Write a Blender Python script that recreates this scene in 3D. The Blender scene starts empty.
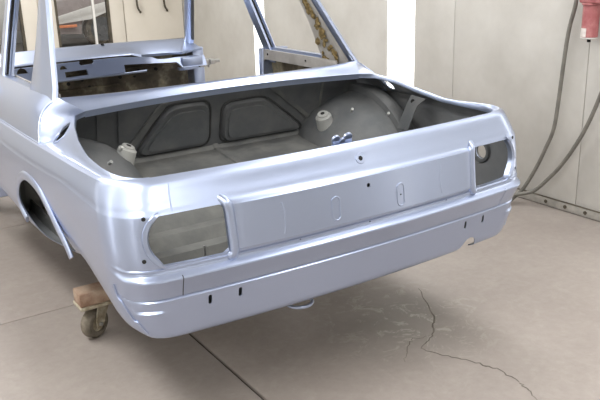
import bpy, bmesh, math, random
from math import sin, cos, pi, radians
from mathutils import Vector, Matrix

random.seed(7)
S = bpy.context.scene
COL = S.collection

# ------------------------------------------------------------------ camera
cam_d = bpy.data.cameras.new('camera')
cam = bpy.data.objects.new('camera', cam_d)
COL.objects.link(cam)
cam_d.sensor_width = 36.0
cam_d.lens = 749.03 / 600 * 36
cam_d.clip_end = 100
r_ = (0.83276727, -0.55283382, -0.02955438)
u_ = (0.19529788, 0.24339901, 0.95006087)
f_ = (0.51803227, 0.79695150, -0.31066200)
cam.matrix_world = Matrix(((r_[0], u_[0], -f_[0], -1.35024),
                           (r_[1], u_[1], -f_[1], -1.70597),
                           (r_[2], u_[2], -f_[2], 1.39380),
                           (0, 0, 0, 1)))
S.camera = cam

# ------------------------------------------------------------------ world, exposure
W = bpy.data.worlds.new('world')
S.world = W
W.use_nodes = True
W.node_tree.nodes['Background'].inputs[0].default_value = (0.9, 0.95, 1.0, 1)
W.node_tree.nodes['Background'].inputs[1].default_value = 0.3
S.view_settings.view_transform = 'Standard'
S.view_settings.look = 'None'
S.view_settings.exposure = -0.22
S.view_settings.gamma = 1.0
S.view_settings.use_curve_mapping = False

ROOM_X0, ROOM_X1, ROOM_Y0, ROOM_Y1, ROOM_H = -2.7, 2.02, -4.2, 5.5, 2.9


def area(name, loc, rot, sx, sy, power, color=(1, 1, 1)):
    d = bpy.data.lights.new(name, 'AREA')
    d.shape = 'RECTANGLE'
    d.size, d.size_y, d.energy, d.color = sx, sy, power, color
    o = bpy.data.objects.new(name, d)
    o.location, o.rotation_euler = loc, rot
    COL.objects.link(o)
    return o


# the booth's ceiling troughs (tubes behind diffusers) and the bay beyond the doors
for i, (x, y) in enumerate([(-1.85, -1.0), (-1.85, 1.8), (1.15, -1.0), (1.15, 1.8), (-.3, 4.2), (-.3, -3.2)]):
    area('ceiling_lamp', (x, y, 2.82), (0, 0, 0), .55, 2.4 if i < 4 else .6, (78, 78, 50, 48, 60, 46)[i], (1, .995, .985))
area('bay_lamp', (3.0, 9.0, 4.2), (0, 0, 0), 5, 3, 260, (1, .98, .95))


# ------------------------------------------------------------------ materials
def new_mat(name):
    m = bpy.data.materials.new(name)
    m.use_nodes = True
    nt = m.node_tree
    return m, nt, nt.nodes['Principled BSDF']


def set_in(b, **kw):
    for k, v in kw.items():
        k = k.replace('_', ' ')
        if k in b.inputs:
            b.inputs[k].default_value = v


def mottled(name, c1, c2, scale=6, rough=.6, metal=0, bump=.0, detail=6, coat=0, c3=None, bscale=None, spec=.5):
    """Principled material whose colour wanders between c1 and c2 with noise."""
    m, nt, b = new_mat(name)
    tc = nt.nodes.new('ShaderNodeTexCoord')
    n = nt.nodes.new('ShaderNodeTexNoise')
    n.inputs['Scale'].default_value = scale
    n.inputs['Detail'].default_value = detail
    n.inputs['Roughness'].default_value = .6
    nt.links.new(tc.outputs['Object'], n.inputs['Vector'])
    r = nt.nodes.new('ShaderNodeValToRGB')
    r.color_ramp.elements[0].position = .35
    r.color_ramp.elements[1].position = .65
    r.color_ramp.elements[0].color = (*c1, 1)
    r.color_ramp.elements[1].color = (*c2, 1)
    if c3:
        e = r.color_ramp.elements.new(.5)
        e.color = (*c3, 1)
    nt.links.new(n.outputs['Fac'], r.inputs['Fac'])
    nt.links.new(r.outputs['Color'], b.inputs['Base Color'])
    set_in(b, Roughness=rough, Metallic=metal, Coat_Weight=coat, Coat_Roughness=.12, Specular_IOR_Level=spec)
    if bump:
        n2 = nt.nodes.new('ShaderNodeTexNoise')
        n2.inputs['Scale'].default_value = bscale or scale * 8
        n2.inputs['Detail'].default_value = 4
        nt.links.new(tc.outputs['Object'], n2.inputs['Vector'])
        bp = nt.nodes.new('ShaderNodeBump')
        bp.inputs['Strength'].default_value = bump
        bp.inputs['Distance'].default_value = .005
        nt.links.new(n2.outputs['Fac'], bp.inputs['Height'])
        nt.links.new(bp.outputs['Normal'], b.inputs['Normal'])
    return m


def emit_mat(name, col, strength):
    m, nt, b = new_mat(name)
    set_in(b, Emission_Color=(*col, 1), Emission_Strength=strength, Base_Color=(.9, .9, .9, 1), Roughness=.5)
    return m


PAINT = mottled('silver_blue_metallic', (.395, .46, .63), (.415, .48, .65), 900, .34, .88, coat=.5, detail=2)
PRIMER = mottled('grey_primer', (.085, .092, .098), (.125, .128, .13), 9, .6, .1, .15)
TRUNK = mottled('dusty_primer', (.09, .094, .095), (.165, .166, .158), 7, .62, .1, .2, c3=(.12, .123, .121))
DOME = mottled('overspray_primer', (.27, .28, .275), (.41, .41, .39), 6, .6, .1, .2, c3=(.335, .34, .328))
BEIGE = mottled('beige_floor_primer', (.095, .098, .095), (.155, .156, .146), 7, .6, .05, .2)
BROWN = mottled('dirty_brown_metal', (.05, .040, .028), (.34, .30, .21), 7, .75, .1, .3, c3=(.11, .092, .065))
BARE = mottled('bare_grey_sheet', (.48, .46, .44), (.62, .60, .58), 10, .5, .3, .1)
FOAM = mottled('old_brown_adhesive', (.13, .085, .03), (.38, .29, .14), 70, .85, 0, .8, c3=(.23, .165, .065))
DARK = mottled('dark_hole', (.01, .01, .01), (.014, .013, .013), 5, .9)
STEEL = mottled('worn_steel', (.40, .40, .40), (.58, .58, .57), 30, .35, .9)
WOOD = mottled('weathered_wood', (.23, .14, .095), (.42, .33, .25), 14, .8, 0, .4, c3=(.32, .22, .16))
RUBBER = mottled('dusty_black_rubber', (.08, .07, .052), (.21, .18, .14), 18, .8, 0, .3)
CASTER = mottled('rusty_caster_steel', (.22, .18, .12), (.46, .42, .33), 30, .6, .35, .3)
HOSEM = mottled('grey_rubber_hose', (.135, .13, .115), (.20, .19, .165), 20, .55)
REDP = mottled('faded_red_enamel', (.34, .10, .105), (.46, .19, .19), 25, .4, 0, c3=(.39, .13, .135))
LABEL = mottled('paper_label', (.6, .55, .52), (.75, .7, .67), 40, .7)
CREAM = mottled('cream_door_panel', (.70, .655, .57), (.76, .715, .635), 2.2, .55)
FRAME = mottled('dark_bronze_frame', (.055, .045, .03), (.10, .085, .06), 12, .5)
CEILM = mottled('white_ceiling', (.82, .81, .78), (.86, .85, .82), 2, .6)
GALV = mottled('galvanised_rail', (.36, .345, .315), (.50, .48, .44), 14, .55, .25, .1)
TUBE = emit_mat('white_light_tube', (1.0, .995, .97), 3.0)
DIFFUSER = emit_mat('ceiling_diffuser', (1.0, .99, .97), 1.2)
PLASTIC_CAR = mottled('taupe_car_paint', (.26, .215, .205), (.42, .37, .36), 3, .4)
ORANGE = mottled('orange_lens', (.75, .22, .08), (.85, .3, .12), 20, .3)

# wall enamel: greige with large overspray clouds
WALL = mottled('greige_wall_panel', (.50, .485, .45), (.66, .65, .615), 1.3, .42, 0, .03, c3=(.585, .57, .535), bscale=3)

# plastic film
FILM, nt, b = new_mat('clear_plastic_film')
set_in(b, Base_Color=(.92, .9, .9, 1), Roughness=.3, Alpha=.07)
# window glass
GLASS, nt, b = new_mat('window_glass')
set_in(b, Base_Color=(.97, .98, .97, 1), Roughness=.02, Transmission_Weight=1.0, IOR=1.05)


def concrete():
    m, nt, b = new_mat('stained_concrete')
    N, L = nt.nodes, nt.links
    tc = N.new('ShaderNodeTexCoord')

    def noise(scale, detail=6, rough=.6, dist=0):
        n = N.new('ShaderNodeTexNoise')
        n.inputs['Scale'].default_value = scale
        n.inputs['Detail'].default_value = detail
        n.inputs['Roughness'].default_value = rough
        n.inputs['Distortion'].default_value = dist
        L.new(tc.outputs['Object'], n.inputs['Vector'])
        return n

    def ramp(src, p0, p1, c0, c1):
        r = N.new('ShaderNodeValToRGB')
        r.color_ramp.elements[0].position, r.color_ramp.elements[1].position = p0, p1
        r.color_ramp.elements[0].color, r.color_ramp.elements[1].color = (*c0, 1), (*c1, 1)
        L.new(src, r.inputs['Fac'])
        return r

    def mix(a, c, fac, mode='MIX'):
        x = N.new('ShaderNodeMix')
        x.data_type = 'RGBA'
        x.blend_type = mode
        for s, v in ((x.inputs[6], a), (x.inputs[7], c)):
            if hasattr(v, 'links'):
                L.new(v, s)
            else:
                s.default_value = (*v, 1)
        if hasattr(fac, 'links'):
            L.new(fac, x.inputs[0])
        else:
            x.inputs[0].default_value = fac
        return x.outputs[2]
    base = ramp(noise(1.1, 5).outputs['Fac'], .3, .7, (.295, .258, .236), (.37, .33, .303)).outputs['Color']
    fine = ramp(noise(26, 8, .7).outputs['Fac'], .3, .72, (.90, .895, .89), (1.05, 1.05, 1.05)).outputs['Color']
    c = mix(base, fine, 1.0, 'MULTIPLY')
    # oily stain soaked into the slab around one spot
    sub = N.new('ShaderNodeVectorMath')
    sub.operation = 'DISTANCE'
    wob = noise(5, 4, .6)
    add = N.new('ShaderNodeVectorMath')
    add.operation = 'MULTIPLY_ADD'
    L.new(wob.outputs['Color'], add.inputs[0])
    add.inputs[1].default_value = (.35, .35, .0)
    L.new(tc.outputs['Object'], add.inputs[2])
    L.new(add.outputs[0], sub.inputs[0])
    sub.inputs[1].default_value = (.61, .52, 0)
    st = ramp(sub.outputs['Value'], .08, .42, (1, 1, 1), (0, 0, 0))
    sf = N.new('ShaderNodeMath')
    sf.operation = 'MULTIPLY'
    L.new(st.outputs['Color'], sf.inputs[0])
    sf.inputs[1].default_value = .7
    c = mix(c, (.20, .18, .16), sf.outputs[0])
    # pale powdery scuffs
    w = noise(9, 8, .75, 1.6)
    sc = ramp(w.outputs['Fac'], .53, .60, (0, 0, 0), (1, 1, 1))
    s2 = N.new('ShaderNodeMath')
    s2.operation = 'MULTIPLY'
    L.new(sc.outputs['Color'], s2.inputs[0])
    s2m = N.new('ShaderNodeMath')
    s2m.operation = 'MULTIPLY_ADD'
    L.new(st.outputs['Color'], s2m.inputs[0])
    s2m.inputs[1].default_value = .55
    s2m.inputs[2].default_value = .12
    L.new(s2m.outputs[0], s2.inputs[1])
    c = mix(c, (.46, .43, .385), s2.outputs[0])
    L.new(c, b.inputs['Base Color'])
    set_in(b, Roughness=.55)
    bpn = N.new('ShaderNodeBump')
    bpn.inputs['Strength'].default_value = .12
    bpn.inputs['Distance'].default_value = .004
    L.new(noise(60, 5).outputs['Fac'], bpn.inputs['Height'])
    L.new(bpn.outputs['Normal'], b.inputs['Normal'])
    return m


CONC = concrete()
JOINT = mottled('dark_joint', (.05, .042, .035), (.09, .078, .066), 12, .9)
CRACK = mottled('crack_dirt', (.10, .085, .07), (.17, .15, .13), 20, .9)


# ------------------------------------------------------------------ mesh helpers
def link(name, me, parent=None):
    o = bpy.data.objects.new(name, me)
    COL.objects.link(o)
    if parent is not None:
        o.parent = parent
        if parent.type == 'EMPTY' and not parent.get('local'):
            o.location = -parent.location
    return o


def mesh(name, verts, faces, mats, parent=None, smooth=35, midx=None):
    me = bpy.data.meshes.new(name)
    me.from_pydata([tuple(v) for v in verts], [], faces)
    for m in (mats if isinstance(mats, (list, tuple)) else [mats]):
        me.materials.append(m)
    if midx:
        me.polygons.foreach_set('material_index', midx)
    me.validate()
    me.update()
    if smooth:
        me.shade_smooth()
        me.set_sharp_from_angle(angle=radians(smooth))
    return link(name, me, parent)


def from_bm(name, bm, mats, parent=None, smooth=35):
    bmesh.ops.recalc_face_normals(bm, faces=bm.faces)
    me = bpy.data.meshes.new(name)
    bm.to_mesh(me)
    bm.free()
    for m in (mats if isinstance(mats, (list, tuple)) else [mats]):
        me.materials.append(m)
    if smooth:
        me.shade_smooth()
        me.set_sharp_from_angle(angle=radians(smooth))
    return link(name, me, parent)


def box_bm(bm, c, s, rot=None, bevel=0):
    g = bmesh.ops.create_cube(bm, size=1)
    vs = g['verts']
    bmesh.ops.scale(bm, verts=vs, vec=s)
    if bevel:
        es = list({e for v in vs for e in v.link_edges})
        r = bmesh.ops.bevel(bm, geom=es, offset=bevel, segments=2, affect='EDGES', profile=.5)
        vs = list({v for f in r['faces'] for v in f.verts} | {v for v in vs if v.is_valid})
    if rot:
        bmesh.ops.rotate(bm, verts=vs, cent=(0, 0, 0), matrix=rot)
    bmesh.ops.translate(bm, verts=vs, vec=c)


def box(name, x0, x1, y0, y1, z0, z1, mats, parent=None, bevel=.003):
    bm = bmesh.new()
    box_bm(bm, ((x0 + x1) / 2, (y0 + y1) / 2, (z0 + z1) / 2), (x1 - x0, y1 - y0, z1 - z0), None, bevel)
    return from_bm(name, bm, mats, parent, 40)


def cyl_bm(bm, p0, p1, r0, r1=None, n=20, bevel=0):
    r1 = r0 if r1 is None else r1
    p0, p1 = Vector(p0), Vector(p1)
    d = p1 - p0
    q = d.to_track_quat('Z', 'Y').to_matrix()
    rings = []
    prof = [(0, r0), (1, r1)]
    if bevel:
        t = bevel / d.length
        prof = [(0, r0 - bevel), (t, r0), (1 - t, r1), (1, r1 - bevel)]
    for t, r in prof:
        rings.append([bm.verts.new(p0 + d * t + q @ Vector((r * cos(2 * pi * k / n), r * sin(2 * pi * k / n), 0))) for k in range(n)])
    for a, c in zip(rings[:-1], rings[1:]):
        for k in range(n):
            bm.faces.new((a[k], a[(k + 1) % n], c[(k + 1) % n], c[k]))
    bm.faces.new(rings[0][::-1])
    bm.faces.new(rings[-1])


def cyl(name, p0, p1, r0, mats, parent=None, r1=None, n=20, bevel=0):
    bm = bmesh.new()
    cyl_bm(bm, p0, p1, r0, r1, n, bevel)
    return from_bm(name, bm, mats, parent, 40)


def catmull(pts, k=6):
    P = [Vector(p) for p in pts]
    P = [P[0] * 2 - P[1]] + P + [P[-1] * 2 - P[-2]]
    out = []
    for i in range(1, len(P) - 2):
        a, b_, c, d = P[i - 1:i + 3]
        for j in range(k):
            t = j / k
            out.append(.5 * ((2 * b_) + (c - a) * t + (2 * a - 5 * b_ + 4 * c - d) * t * t + (3 * b_ - a - 3 * c + d) * t ** 3))
    out.append(P[-2])
    return out


def tube(name, pts, r, mats, parent=None, n=10, closed=False, flat=1.0, up=None, caps=True):
    """round (or flattened) bar along a polyline"""
    P = [Vector(p) for p in pts]
    V, F = [], []
    m = len(P)
    prev = None
    for i, p in enumerate(P):
        if closed:
            t = P[(i + 1) % m] - P[i - 1]
        else:
            t = P[min(i + 1, m - 1)] - P[max(i - 1, 0)]
        t.normalize()
        ref = Vector(up) if up else (prev if prev is not None else (Vector((0, 0, 1)) if abs(t.z) < .9 else Vector((1, 0, 0))))
        a = ref - t * ref.dot(t)
        a.normalize()
        prev = a
        b_ = t.cross(a)
        for k in range(n):
            an = 2 * pi * k / n
            V.append(p + a * (r * flat * cos(an)) + b_ * (r * sin(an)))
    rng = m if closed else m - 1
    for i in range(rng):
        j = (i + 1) % m
        for k in range(n):
            F.append((i * n + k, i * n + (k + 1) % n, j * n + (k + 1) % n, j * n + k))
    if not closed and caps:
        F.append(tuple(range(n))[::-1])
        F.append(tuple((m - 1) * n + k for k in range(n)))
    return mesh(name, V, F, mats, parent, 50)


def prism_bm(bm, poly, axis, a, b_):
    """poly: 2-D points on the two other axes, extruded along axis from a to b_"""
    def mk(p, t):
        return {0: (t, p[0], p[1]), 1: (p[0], t, p[1]), 2: (p[0], p[1], t)}[axis]
    A = [bm.verts.new(mk(p, a)) for p in poly]
    B = [bm.verts.new(mk(p, b_)) for p in poly]
    n = len(poly)
    bm.faces.new(A[::-1])
    bm.faces.new(B)
    for i in range(n):
        bm.faces.new((A[i], A[(i + 1) % n], B[(i + 1) % n], B[i]))


def prism(name, poly, axis, a, b_, mats, parent=None, bevel=0, smooth=35):
    bm = bmesh.new()
    prism_bm(bm, poly, axis, a, b_)
    if bevel:
        bmesh.ops.bevel(bm, geom=list(bm.edges), offset=bevel, segments=2, affect='EDGES', profile=.5)
    return from_bm(name, bm, mats, parent, smooth)


def bake(o, angle=35):
    dg = bpy.context.evaluated_depsgraph_get()
    dg.update()
    me = bpy.data.meshes.new_from_object(o.evaluated_get(dg))
    o.modifiers.clear()
    me.name = o.name
    o.data = me
    me.shade_smooth()
    me.set_sharp_from_angle(angle=radians(angle))


def solid(o, t=.003, rim=0):
    m = o.modifiers.new('s', 'SOLIDIFY')
    m.thickness = t
    m.offset = -1
    m.use_even_offset = False
    if len(o.data.materials) > 1:
        m.material_offset = 1
        m.material_offset_rim = rim
    bake(o)


def cut(o, bm, angle=35):
    """subtract the closed volumes in bm from o"""
    bmesh.ops.recalc_face_normals(bm, faces=bm.faces)
    me = bpy.data.meshes.new('cutter')
    bm.to_mesh(me)
    bm.free()
    c = bpy.data.objects.new('cutter', me)
    COL.objects.link(c)
    c.matrix_world = Matrix()
    bpy.context.view_layer.update()
    m = o.modifiers.new('b', 'BOOLEAN')
    m.operation = 'DIFFERENCE'
    m.solver = 'EXACT'
    m.use_self = True
    m.object = c
    bake(o, angle)
    bpy.data.objects.remove(c)


def thing(name, label, cat, loc, group=None):
    o = bpy.data.objects.new(name, None)
    o.empty_display_size = .1
    COL.objects.link(o)
    o.location = loc
    o['label'], o['category'] = label, cat
    if group:
        o['group'] = group
    return o


def tag(o, label, cat, group=None):
    o['label'], o['category'] = label, cat
    if group:
        o['group'] = group
    return o


def struct(o):
    o['kind'] = 'structure'
    return o


def interp(x, tab):
    if x <= tab[0][0]:
        return tab[0][1]
    for (a, va), (b_, vb) in zip(tab[:-1], tab[1:]):
        if x <= b_:
            return va + (vb - va) * (x - a) / (b_ - a)
    return tab[-1][1]


def sm(t):
    t = max(0, min(1, t))
    return t * t * (3 - 2 * t)


# ================================================================== THE ROOM
floor = struct(box('floor', ROOM_X0 - .1, 6.5, ROOM_Y0 - .1, 13, -.12, -.012, JOINT, None, 0))
xs = [ROOM_X0, -.292, ROOM_X1 + .0]
ys = [ROOM_Y0, -2.36, -1.14, .068, 1.276, 2.484, 3.69, ROOM_Y1]
ys = [ROOM_Y0, -2.36, 1.276, 2.484, ROOM_Y1]
for i in range(2):
    for j in range(4):
        gx = .006
        gy = .0022 if j < 2 else .004
        x0 = xs[i] + (gx if i else 0)
        x1 = xs[i + 1] - (gx if i == 0 else 0)
        box('slab', x0, x1, ys[j] + (.0022 if j in (1, 2) else .003), ys[j + 1] - (.0022 if j in (0, 1) else .003), -.05, 0, CONC, floor, .002)
box('slab', ROOM_X0, 6.4, ROOM_Y1 + .01, 12.9, -.05, 0, CONC, floor, .002)


def crack(pts, w):
    V, F = [], []
    P = [Vector((x, y, .0006)) for x, y in pts]
    for i, p in enumerate(P):
        t = (P[min(i + 1, len(P) - 1)] - P[max(i - 1, 0)]).normalized()
        nrm = Vector((-t.y, t.x, 0))
        ww = w * (.35 + .65 * sin(pi * (i + .6) / (len(P) + .2))) * random.uniform(.7, 1.2)
        V += [p + nrm * ww, p - nrm * ww]
    for i in range(len(P) - 1):
        F.append((2 * i, 2 * i + 1, 2 * i + 3, 2 * i + 2))
    return mesh('crack', V, F, CRACK, floor, 0)


def jag(pts, amp):
    out = []
    for (a, b_) in zip(pts[:-1], pts[1:]):
        for k in range(6):
            t = k / 6
            out.append((a[0] + (b_[0] - a[0]) * t + random.uniform(-amp, amp), a[1] + (b_[1] - a[1]) * t + random.uniform(-amp, amp)))
    out.append(pts[-1])
    return out


crack(jag([(.694, .518), (.618, .367), (.531, .244), (.446, .164), (.346, .116)], .006), .0034)
crack(jag([(.346, .112), (.396, .007), (.440, -.087), (.465, -.147), (.459, -.246)], .006), .0042)
crack(jag([(.459, -.246), (.445, -.30), (.42, -.36)], .006), .002)
crack(jag([(.446, .164), (.37, .19), (.327, .166), (.237, .08)], .006), .0016)

# right-hand wall (the one with the tubes): backing plus panels with open seams
wall_r = struct(box('wall_right', ROOM_X1 + .02, ROOM_X1 + .12, ROOM_Y0, ROOM_Y1 + .1, -.01, ROOM_H, JOINT, None, 0))
edges = [ROOM_Y0, -3.1, -2.2, -1.2, -.24]
segs = [(-4.2, -3.2), (-3.2, -2.25), (-2.0, -1.2), (-1.2, -.22), (-.0, .72), (.72, 1.684), (1.684, 2.045), (2.321, 3.12), (3.12, 3.955), (4.14, 5.5)]
for a, c in segs:
    box('panel', ROOM_X1, ROOM_X1 + .03, a + .0018, c - .0018, .0, ROOM_H, WALL, wall_r, .002)
for a, c in [(-2.25, -2.0), (-.22, 0.0)]:
    pass

wall_f = struct(box('wall_front', -4.2, ROOM_X1 + .12, ROOM_Y1 + .1, ROOM_Y1 + .16, 2.45, ROOM_H, WALL, None, 0))
wall_l = struct(box('wall_left', ROOM_X0 - .1, ROOM_X0, ROOM_Y0, ROOM_Y1 + .1, -.01, ROOM_H, WALL, None, 0))
wall_b = struct(box('wall_back', ROOM_X0 - .1, ROOM_X1 + .12, ROOM_Y0 - .1, ROOM_Y0, -.01, ROOM_H, WALL, None, 0))
ceil = struct(box('ceiling', ROOM_X0 - .1, ROOM_X1 + .12, ROOM_Y0 - .1, ROOM_Y1 + .16, ROOM_H, ROOM_H + .1, CEILM, None, 0))

# vertical lights let into the right wall
for k, (a, c, lab) in enumerate([(2.045, 2.321, 'bright white vertical wall light directly behind the boot corner of the car'),
                                 (3.955, 4.14, 'bright white vertical wall light seen past the far door pillar'),
                                 (-.22, 0.0, 'vertical wall light on the right wall nearer the hose, outside the picture'),
                                 (-2.25, -2.0, 'vertical wall light on the right wall behind the camera')]):
    t = thing('wall_light', lab, 'light', (ROOM_X1 + .02, (a + c) / 2, .02))
    box('housing', ROOM_X1 + .005, ROOM_X1 + .028, a + .001, c - .001, .02, ROOM_H - .05, FRAME, t, 0)
    box('diffuser', ROOM_X1 - .001, ROOM_X1 + .012, a + .004, c - .004, .06, ROOM_H - .1, TUBE, t, .002)

for a, c, lab in [(.35, .63, 'added unseen vertical light on the left wall nearest the rear wheel arch'), (2.5, 2.78, 'added unseen vertical light on the left wall by the front wing'),
                  (-1.9, -1.62, 'added unseen vertical light on the left wall behind the camera')]:  # unseen fixtures added to brighten the left flank and the cabin
    t = thing('wall_light', lab, 'light', (ROOM_X0, (a + c) / 2, .02))
    box('housing', ROOM_X0 + .001, ROOM_X0 + .02, a - .02, c + .02, .02, ROOM_H - .05, FRAME, t, 0)
    box('diffuser', ROOM_X0 + .012, ROOM_X0 + .024, a, c, .06, ROOM_H - .1, TUBE, t, .002)

# kick rail along the foot of the right wall, with bolt heads
rail = struct(box('trim_1', ROOM_X1 - .012, ROOM_X1 - .001, -4.1, 1.16, .004, .050, GALV, None, .002))
box('top_flange', ROOM_X1 - .014, ROOM_X1 - .001, -4.1, 1.16, .050, .053, FRAME, rail, .0005)
for y in [.905, .775, .645, .515, .385]:
    cyl('bolt', (ROOM_X1 - .016, y, .028), (ROOM_X1 - .010, y, .028), .0105, FRAME, rail, n=10)

# front wall: folding door leaves, two of them glazed
DX = [(-2.7, -1.30, None), (-1.30, -.62, None), (-.62, .545, (-.30, .392)), (.545, 1.36, (.698, 1.211)), (1.36, 1.985, None)]
for k, (a, c, w) in enumerate(DX):
    d = struct(thing('door_%d' % (k + 1), '', 'door', (a, ROOM_Y1, 0)))
    del d['label']
    del d['category']
    y0, y1 = ROOM_Y1, ROOM_Y1 + .05
    g = .004
    if not w:
        box('panel', a + g, c - g, y0, y1, .01, 2.44, CREAM, d, .003)
    else:
        zb, zt = .32, 1.9
        box('panel', a + g, w[0], y0, y1, .01, 2.44, CREAM, d, .003)
        box('panel', w[1], c - g, y0, y1, .01, 2.44, CREAM, d, .003)
        box('panel', w[0], w[1], y0, y1, .01, zb, CREAM, d, .003)
        box('panel', w[0], w[1], y0, y1, zt, 2.44, CREAM, d, .003)
        bm = bmesh.new()
        for (xa, xb, za, zc) in [(w[0] - .004, w[0] + .018, zb, zt), (w[1] - .018, w[1] + .004, zb, zt), (w[0], w[1], zb - .004, zb + .018), (w[0], w[1], zt - .018, zt + .004)]:
            box_bm(bm, ((xa + xb) / 2, y0 + .02, (za + zc) / 2), (xb - xa, .052, zc - za))
        fr = from_bm('window_frame', bm, FRAME, d, 30)
        if k == 3:
            box('glazing_bar', 1.052, 1.074, y0 + .008, y0 + .034, zb, zt, CEILM, d, .002)
        box('pane', w[0] + .01, w[1] - .01, y0 + .022, y0 + .026, zb + .01, zt - .01, GLASS, d, 0)
for x in (1.515, 1.80):
    d = bpy.data.objects['door_5']
    tube('handle', catmull([(x - .01, ROOM_Y1 + .005, 1.30), (x - .035, ROOM_Y1 - .03, 1.28), (x - .035, ROOM_Y1 - .045, 1.08), (x - .03, ROOM_Y1 - .045, .96), (x + .0, ROOM_Y1 - .03, .91), (x + .012, ROOM_Y1 + .005, .905)], 5), .010, FRAME, d, 8)
struct(box('trim_2', 1.985, 2.02, ROOM_Y1 - .004, ROOM_Y1 + .1, 0, 2.45, GALV, None, .002))

# ceiling fixtures (diffuser panels beside the lamps)
for (x, y, lab) in [(-1.85, -1.0, 'long ceiling light left of the car, nearest the camera'), (-1.85, 1.8, 'long ceiling light left of the car, by its doors'),
                    (1.15, -1.0, 'long ceiling light right of the car, nearest the camera'), (1.15, 1.8, 'long ceiling light over the right flank of the car')]:
    t = thing('ceiling_light', lab, 'light', (x, y, ROOM_H - .07))
    box('housing', x - .31, x + .31, y - 1.24, y + 1.24, 2.83, ROOM_H, CEILM, t, .003)

# bay beyond the doors
struct(box('wall_far', -3.5, 6.5, 12.9, 13.0, 0, 3.2, CEILM, None, 0))
struct(box('wall_side', 6.4, 6.5, 5.6, 12.9, 0, 3.2, CEILM, None, 0))


# ================================================================== THE CAR SHELL
car = thing('car_body_shell', 'bare silver-blue two-door saloon car body shell with empty lamp openings and open boot', 'car', (0, .9, .38))

# ---- plan and section of the outer skin -----------------------------------
YB = [(.385, .014), (.40, .012), (.52, -.005), (.60, -.010), (.63, -.010), (.76, .006), (.778, .017), (.804, .031), (.832, .043), (.843, .050), (.850, .058)]
WT = [(.385, .725), (.40, .740), (.44, .757), (.50, .769), (.60, .779), (.66, .782), (.72, .782), (.76, .779), (.80, .772), (.832, .761), (.843, .757), (.850, .750)]
ZB = [(.07, .385), (.10, .40), (.235, .448), (.394, .502), (.48, .517), (.56, .497), (.63, .486), (.70, .474), (.80, .456), (.924, .442), (1.135, .438), (1.31, .455), (1.43, .462), (1.62, .465)]
ZC = [(.10, .848), (.25, .842), (.39, .835), (.87, .823), (1.62, .815)]
# rows: z at the rear, extra outward offset everywhere, ledge offset (rear only)
ROWS = [(.850, -.004, 0), (.843, 0, 0), (.832, 0, 0), (.818, 0, 0), (.804, 0, 0), (.790, 0, 0), (.778, 0, 0), (.770, -.0015, 0), (.763, 0, 0), (.757, 0, 0),
        (.740, 0, 0), (.720, 0, 0), (.700, 0, 0), (.680, 0, 0), (.660, 0, 0), (.645, 0, 0), (.632, 0, 0), (.626, 0, 0), (.619, 0, 0), (.6165, 0, .004),
        (.612, 0, .0045), (.6095, 0, .0015), (.606, 0, .003), (.6035, 0, .0035), (.5995, 0, .0085), (.596, 0, .0165), (.592, 0, .0225), (.588, 0, .0240),
        (.572, 0, .0168), (.555, 0, .0100), (.540, 0, .0042), (.533, 0, .0020), (.5285, 0, .0004), (.5262, 0, -.006),
        (.520, 0, 0), (.505, 0, 0), (.494, 0, 0), (.488, 0, 0), (.478, 0, 0), (.455, 0, 0), (.435, 0, 0), (.418, 0, 0), (.407, -.001, 0), (.399, -.005, 0), (.392, -.014, 0), (.387, -.030, 0)]
I_LEDGE_END = [i for i, r in enumerate(ROWS) if r[0] == .5262][0]
I_UP = 0
RX = [0, .03, .06, .09, .12, .15, .18, .21, .24, .27, .30, .33, .36, .39, .42, .438, .447, .454, .4605, .472, .480, .486, .50, .53, .56, .59, .62, .64, .655]
CT = [i / 14 for i in range(0, 15)]
SY = [.27, .30, .335, .37, .405, .44, .475, .51, .545, .58, .615, .65, .685, .72, .755, .79, .825, .86, .895, .93, .965, 1.0, 1.04, 1.08, 1.12, 1.17, 1.23, 1.3, 1.38, 1.46, 1.54, 1.62]
HALF = [('r', x) for x in RX] + [('c', t) for t in CT] + [('s', y) for y in SY]
BOW = .032 / .65 ** 2


def plan(zr, h):
    """plan position on the right half and its outward normal"""
    yb, w = interp(zr, YB), interp(zr, WT)
    xr = w - .118
    y1 = yb + BOW * xr * xr
    k, v = h
    if k == 'r':
        x = v if v < .56 else .56 + (v - .56) * (xr - .56) / (.665 - .56)
        y = yb + BOW * x * x
        t = Vector((1, 2 * BOW * x, 0))
    elif k == 'c':
        m = 2 * BOW * xr
        p0, p3 = Vector((xr, y1, 0)), Vector((w, y1 + .135, 0))
        p1, p2 = p0 + Vector((.068, .068 * m, 0)), p3 - Vector((0, .075, 0))
        a = 1 - v
        p = p0 * a ** 3 + p1 * 3 * a * a * v + p2 * 3 * a * v * v + p3 * v ** 3
        t = (p1 - p0) * 3 * a * a + (p2 - p1) * 6 * a * v + (p3 - p2) * 3 * v * v
        x, y = p.x, p.y
    else:
        x, y = w, v
        t = Vector((0, 1, 0))
    t.normalize()
    return x, y, Vector((t.y, -t.x, 0))


def skin_x(y, z):
    """inside half-width of the flank skin at y, z"""
    zb, zc = interp(y, ZB), interp(y, ZC)
    zr = .850 + (z - zc) * (.385 - .850) / (zb - zc)
    w = interp(zr, WT) - .007
    if z > zc - .02:
        w = min(w, .742 - .5 * (z - zc + .02))
    return w


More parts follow.
